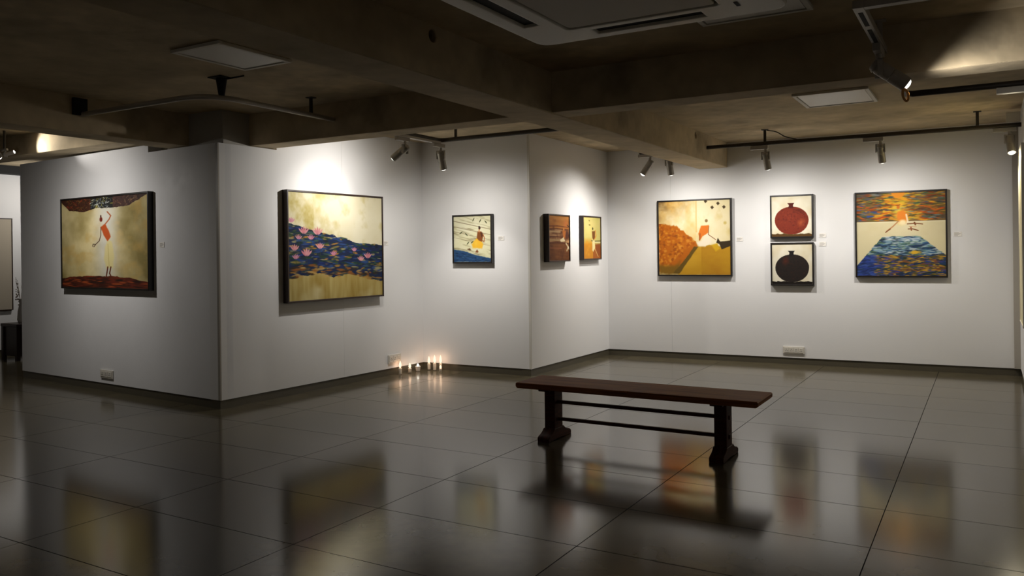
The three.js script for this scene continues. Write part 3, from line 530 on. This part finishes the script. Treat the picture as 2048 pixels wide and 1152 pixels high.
// spotlights: adapter on the conduit, stem, yoke, ribbed barrel, glowing lens
function spotlight(label, mount, target, candela, { along = 'x', angle = 0.7, wide = 1.53, shift = -0.05, mat = M.lampGrey, scale = 1.08, color = LAMP, group = 'gallery spotlights' } = {}) {
  const t = thing('spotlight', label, 'spotlight', mount, 0, group);
  const k = scale, ad = along === 'x' ? box(-0.09 * k + shift, 0.09 * k + shift, -0.036 * k, 0, -0.018 * k, 0.018 * k, 0.004) : box(-0.018 * k, 0.018 * k, -0.036 * k, 0, -0.09 * k + shift, 0.09 * k + shift, 0.004);
  part('adapter', ad, mat, t);
  part('stem', rod(V(0, -0.034 * k, 0), V(0, -0.07 * k, 0), 0.014 * k), mat, t);
  const piv = V(0, -0.1 * k, 0), dir = V(...target).sub(V(...mount).add(piv)).normalize(), q = new THREE.Quaternion().setFromUnitVectors(V(0, -1, 0), dir);
  const flat = Math.atan2(dir.x, dir.z), yk = [box(-0.044 * k, -0.036 * k, -0.045 * k, 0.036 * k, -0.012 * k, 0.012 * k, 0.002), box(0.036 * k, 0.044 * k, -0.045 * k, 0.036 * k, -0.012 * k, 0.012 * k, 0.002), box(-0.044 * k, 0.044 * k, 0.028 * k, 0.036 * k, -0.012 * k, 0.012 * k, 0.002)].map((g) => g.rotateY(flat).translate(0, piv.y, 0));
  part('yoke', yk, mat, t);
  const place = (g) => g.scale(k, k, k).applyQuaternion(q).translate(piv.x, piv.y, piv.z);
  const prof = [[0, 0.035], [0.022, 0.035], [0.03, 0.028], [0.03, 0.02], [0.034, 0.02], [0.034, 0.012], [0.03, 0.012], [0.03, 0.004], [0.034, 0.004], [0.034, -0.06], [0.031, -0.062], [0.031, -0.066], [0.035, -0.068], [0.035, -0.15], [0.031, -0.15], [0.029, -0.138], [0, -0.138]];
  const head = part('barrel', place(new THREE.LatheGeometry(prof.map((p) => new THREE.Vector2(...p)), 20)), mat, t);
  part('lens', place(new THREE.SphereGeometry(0.0295, 20, 8, 0, Math.PI * 2, Math.PI / 2, Math.PI / 2).scale(1, 0.7, 1).translate(0, -0.143, 0)), M.lens, head, 'glowing lens');
  const at = dir.clone().multiplyScalar(0.17 * k).add(piv);
  // the lamp behind the lens throws a tight core and a broad spill
  for (const [cd, an, nm] of [[candela[0], angle, 'core_beam'], [candela[1], wide, 'spill_beam']]) {
    if (!cd) continue;
    const L = new THREE.SpotLight(color, cd, 0, an, 1, 2); L.name = nm; L.position.copy(at); L.castShadow = true; L.shadow.mapSize.set(1024, 1024); t.add(L);
    L.target.position.copy(at.clone().add(dir)); t.add(L.target); L.target.name = 'beam_target';
  }
  return t;
}
const my = TY - 0.022;
spotlight('spotlight on the candle corner conduit, tilted toward the water lily painting', [-4.93, my - 0.018, -6.34], W.BC.at(1.25, 0, 1.75), CD.lilies, { along: 'z', shift: 0.04, wide: 1.4 });
spotlight('spotlight on the candle corner conduit, aimed down at the yellow skirt painting', [-5.01 + 0.09, my - 0.018, -6.93], W.CD.at(0.78, 0, 0.25), CD.skirt, { along: 'z', shift: 0.04 });
spotlight('spotlight beside the long beam, tilted toward the two small brown paintings', [-3.47, my, -9.2], W.DE.at(1.08, 0, 1.0), CD.pair, { wide: 1.22 });
spotlight('spotlight beside the long beam, aimed at the orange field painting', [-3.235, my, -9.2], W.EF.at(1.15, 0, 0.6), CD.field);
spotlight('spotlight under the back conduit above the red pot painting', [-2.115, my - 0.006, -9.2], W.EF.at(2.4, 0, 0.6), CD.pots, { shift: -0.07 });
spotlight('spotlight under the back conduit above the sunset river painting', [-0.945, my - 0.01, -9.2], W.EF.at(3.55, 0, 0.55), CD.ferry, { shift: -0.07 });
spotlight('spotlight at the picture edge, under the end of the back conduit', [0.2, my - 0.01, -9.2], [0.29, 1.5, -8.75], CD.edge, { shift: -0.04, color: new THREE.Color(1, 0.88, 0.62) });
spotlight('close dark spotlight hanging from the white rail, tilted sideways', [-0.53, TY - 0.02, -5.12], [1.0, 1.25, -5.5], CD.near, { along: 'z', shift: 0, mat: M.lampDark, scale: 1.22, wide: 1.5 });
{ const t = thing('filter_clip', 'small amber clip hanging from the lens of the close spotlight', 'clip', [-0.4, 2.285, -5.13], 0.5);
  const s = new THREE.Shape(); s.absellipse(0, -0.03, 0.021, 0.04, 0, Math.PI * 2); const h = new THREE.Path(); h.absellipse(0, -0.032, 0.009, 0.026, 0, Math.PI * 2, true); s.holes.push(h);
  part('loop', new THREE.ExtrudeGeometry(s, { depth: 0.005, bevelEnabled: true, bevelSize: 0.001, bevelThickness: 0.001, bevelSegments: 1, curveSegments: 14 }).rotateZ(0.2), M.amber, t); }
spotlight('small dark spotlight in the shadows beyond the partition, beside the light patch', [-8.8, 2.53, -4.6], [-8.46, 2.6, -4.85], CD.corner, { mat: M.lampDark, shift: -0.02, scale: 0.6, wide: 0.62 });
{ const t = thing('ceiling_rod', 'dark rod dropping from the slab to the spotlight beyond the partition', 'rod', [-8.82, 2.53, -4.6]); part('rod', rod(V(0, 0, 0), V(0, TOP - 2.531, 0), 0.012), M.trackDark, t); }
spotlight('spotlight hidden behind the dark beam, aimed at the standing woman painting', [-7.86, TY - 0.02, -3.95], W.AB.at(1.86, 0, 0.95), CD.stroller, { mat: M.lampDark });
{ const t = thing('ceiling_rod', 'dark rod holding the spotlight behind the dark beam', 'rod', [-7.91, TY - 0.02, -3.95]); part('rod', rod(V(0, 0, 0), V(0, TOP - TY + 0.019, 0), 0.012), M.trackDark, t); }
spotlight('spotlight in the passage beyond the partition, aimed at the plain canvas', [-11.0, TY - 0.02, -6.9], [-12.2, 1.7, -6.0], CD.far, { mat: M.lampDark });
{ const t = thing('ceiling_rod', 'dark rod holding the spotlight in the far passage', 'rod', [-11.05, TY - 0.02, -6.9]); part('rod', rod(V(0, 0, 0), V(0, TOP - TY + 0.019, 0), 0.012), M.trackDark, t); }

// the part of the gallery behind the photographer, lit the same way
for (const [x, z, tx, tz, l] of [[-6, 3.0, -6, 4.2, 'spotlight washing the wall behind the photographer, over the dark bay'], [-1, 3.0, -1, 4.2, 'spotlight washing the middle of the wall behind the photographer'], [3.9, -1.5, 5, -1.5, 'spotlight washing the side wall outside the picture']]) {
  spotlight(l, [x, TY - 0.02, z], [tx, 1.0, tz], CD.behind, { along: tx === x ? 'x' : 'z', mat: M.lampDark });
  const t = thing('ceiling_rod', 'dark rod holding a ' + l, 'rod', [x, TY - 0.02, z]); part('rod', rod(V(0, 0, 0), V(0, TOP - TY + 0.019, 0), 0.012), M.trackDark, t);
}

// square ceiling panels
function panel(label, x0, x1, z0, z1) {
  const t = thing('ceiling_panel', label, 'ceiling panel', [(x0 + x1) / 2, TOP, (z0 + z1) / 2], 0, 'square white panels under the slab'), a = (x1 - x0) / 2, b = (z1 - z0) / 2, f = 0.03;
  part('frame', [box(-a, a, -0.022, -0.0005, -b, -b + f, 0.003), box(-a, a, -0.022, -0.0005, b - f, b, 0.003), box(-a, -a + f, -0.022, -0.0005, -b + f, b - f, 0.003), box(a - f, a, -0.022, -0.0005, -b + f, b - f, 0.003)], M.offWhite, t);
  part('diffuser', box(-a + f + 0.006, a - f - 0.006, -0.016, -0.001, -b + f + 0.006, b - f - 0.006), M.diffuser, t);
}
panel('square white ceiling panel in the bay near the back wall', -1.44, -0.83, -7.93, -7.24);
panel('square grey white ceiling panel over the partition corner', -4.54, -4.08, -4.01, -3.4);
panel('square white ceiling panel partly hidden behind the air conditioner', -1.43, -0.81, -4.69, -4.08);

// ceiling cassette air conditioner
{
  const t = thing('air_conditioner', 'large square ceiling cassette air conditioner with slotted white panel', 'air conditioner', [-1.3, 2.4, -2.955], 0);
  const hw = 0.58, r = 0.07;
  const rrect = (w, h, q) => { const s = new THREE.Shape(); s.moveTo(-w + q, -h); s.lineTo(w - q, -h); s.quadraticCurveTo(w, -h, w, -h + q); s.lineTo(w, h - q); s.quadraticCurveTo(w, h, w - q, h); s.lineTo(-w + q, h); s.quadraticCurveTo(-w, h, -w, h - q); s.lineTo(-w, -h + q); s.quadraticCurveTo(-w, -h, -w + q, -h); return s; };
  const flat = (g) => g.applyMatrix4(new THREE.Matrix4().makeBasis(V(1, 0, 0), V(0, 0, -1), V(0, 1, 0)));   // shape y becomes -z, depth becomes y
  const s = rrect(hw, hw, r); s.holes.push(new THREE.Path(rrect(0.36, 0.398, 0.03).getPoints(4).reverse()));
  const slots = [[-0.465, 0, 0.046, 0.255], [0.465, 0, 0.046, 0.255], [0, 0.48, 0.265, 0.048], [0, -0.48, 0.265, 0.048]];
  for (const [x, y, w, h] of slots) s.holes.push(new THREE.Path(rrect(w, h, 0.012).getPoints(4).reverse().map((p) => new THREE.Vector2(p.x + x, p.y + y))));
  part('panel', flat(new THREE.ExtrudeGeometry(s, { depth: 0.022, bevelEnabled: true, bevelSize: 0.014, bevelThickness: 0.01, bevelSegments: 3, curveSegments: 8 })).translate(0, 0.0105, 0), M.acWhite, t);
  for (const [x, y, w, h] of slots) part('louver', box(x - w, x + w, 0.012, 0.018, -y - h, -y + h), M.dark, t, 'dark air slot');
  part('intake_grille', flat(new THREE.ExtrudeGeometry(rrect(0.336, 0.374, 0.03), { depth: 0.012, bevelEnabled: true, bevelSize: 0.004, bevelThickness: 0.004, bevelSegments: 2 })).translate(0, 0.007, 0), M.acGrille, t);
  part('body', box(-0.47, 0.47, 0.044, 0.3195, -0.47, 0.47, 0.01), M.trackGrey, t);
  part('indicator', box(0.41, 0.425, -0.0015, 0.002, -0.44, -0.38), M.dark, t);
}

// ---------------------------------------------------------------- floor candles in the corner
function candle(label, x, z, h, s = 1, lit = 0.008) {
  const t = thing('candle_glass', label, 'candle', [x, 0.0005, z], 0, 'lit candles on the floor of the alcove corner');
  const hh = h * 0.62, r = 0.019 * s, pr = [[0, 0], [r * 0.9, 0], [r, 0.004], [r * 1.12, hh], [r * 1.06, hh], [r * 0.92, 0.008], [0, 0.008]];
  part('glass', new THREE.LatheGeometry(pr.map((p) => new THREE.Vector2(...p)), 16), M.glass, t);
  part('wax', new THREE.CylinderGeometry(r * 0.88, r * 0.84, hh * 0.72, 14).translate(0, hh * 0.36 + 0.0085, 0), M.wax, t);
  const fh = h * 0.58, fp = [[0, 0], [0.009, 0.004], [0.015, 0.3 * fh], [0.011, 0.6 * fh], [0.005, 0.85 * fh], [0, fh]].map((p) => new THREE.Vector2(p[0] * s, p[1]));
  part('flame', new THREE.LatheGeometry(fp, 10).translate(0, hh * 0.72 + 0.012, 0), M.flame, t, 'bright flame');
  const L = new THREE.PointLight(new THREE.Color(1, 0.6, 0.36), lit, 0, 2); L.name = 'flame_light'; L.position.set(0, hh * 0.72 + 0.012 + fh * 0.45, 0); L.castShadow = true; L.shadow.radius = 0.3; t.add(L);
}
candle('first candle of the floor cluster, on the side of the water lily wall', -5.83, -7.36, 0.145, 1.1);
candle('low bright candle between the first candle and the white cup', -5.80, -7.5, 0.105, 1.15, 0.011);
candle('tall candle nearest the corner, at the foot of the alcove wall', -5.745, -7.80, 0.15, 1.1);
candle('tall candle between two others at the foot of the alcove wall', -5.655, -7.79, 0.17, 1.1);
candle('tall candle third from the corner at the foot of the alcove wall', -5.565, -7.785, 0.175, 1);
candle('short candle farthest from the corner along the alcove wall', -5.52, -7.72, 0.07, 0.9, 0.005);
{ const t = thing('votive_cup', 'small white cup glowing between the floor candles', 'cup', [-5.80, 0.0005, -7.655], 0);
  part('cup', new THREE.LatheGeometry([[0, 0], [0.02, 0], [0.024, 0.006], [0.032, 0.06], [0.029, 0.06], [0.021, 0.01], [0, 0.01]].map((p) => new THREE.Vector2(...p)), 18), M.plate, t);
  part('flame', new THREE.SphereGeometry(0.013, 12, 8).scale(1, 1.7, 1).translate(0, 0.07, 0), std({ color: 0, emissive: new THREE.Color(1, 0.93, 0.78), emissiveIntensity: 3 }), t, 'white glow');
  const L = new THREE.PointLight(new THREE.Color(1, 0.85, 0.65), 0.008, 0, 2); L.name = 'flame_light'; L.position.set(0, 0.072, 0); L.castShadow = true; L.shadow.radius = 0.3; t.add(L); }

// ---------------------------------------------------------------- things glimpsed past the end of the partition
{ const t = thing('wooden_stool', 'dark wooden box stool beyond the end of the partition', 'stool', [-11.5, 0, -6.22], 0);
  part('top', box(-0.2, 0.2, 0.46, 0.5, -0.2, 0.2, 0.006), M.darkWood, t);
  for (const x of [-0.17, 0.17]) for (const z of [-0.17, 0.17]) part('leg', box(x - 0.025, x + 0.025, 0, 0.46, z - 0.025, z + 0.025, 0.004), M.darkWood, t);
  for (const [a, b] of [[0, 1], [0, -1], [1, 0], [-1, 0]]) part('side_panel', a ? box(a * 0.165 - 0.008, a * 0.165 + 0.008, 0.06, 0.455, -0.145, 0.145) : box(-0.145, 0.145, 0.06, 0.455, b * 0.165 - 0.008, b * 0.165 + 0.008), M.darkWood, t); }
{ const t = thing('twig_vase', 'slender pale vase of dry twigs on the dark stool', 'vase', [-11.44, 0.5005, -6.16], 0);
  part('vase', new THREE.LatheGeometry([[0, 0], [0.035, 0], [0.05, 0.05], [0.042, 0.16], [0.022, 0.27], [0.03, 0.33], [0.026, 0.33], [0.018, 0.27], [0, 0.26]].map((p) => new THREE.Vector2(...p)), 18), std({ color: 0x96918a, roughness: 0.4 }), t);
  seed = 91; const tw = []; for (let i = 0; i < 9; i++) { const a = rr(0, 6.28), e = V(Math.cos(a) * rr(0.03, 0.1), rr(0.45, 0.66), Math.sin(a) * rr(0.03, 0.1)); tw.push(rod(V(0, 0.27, 0), e, 0.0025, 5)); for (let k = 0; k < 4; k++) { const f = e.clone().multiplyScalar(rr(0.8, 1)); f.y = rr(0.5, 1) * e.y; tw.push(new THREE.SphereGeometry(rr(0.007, 0.014), 6, 5).translate(f.x, f.y, f.z)); } }
  part('twigs', tw, M.twig, t); }

renderer.render(scene, camera);
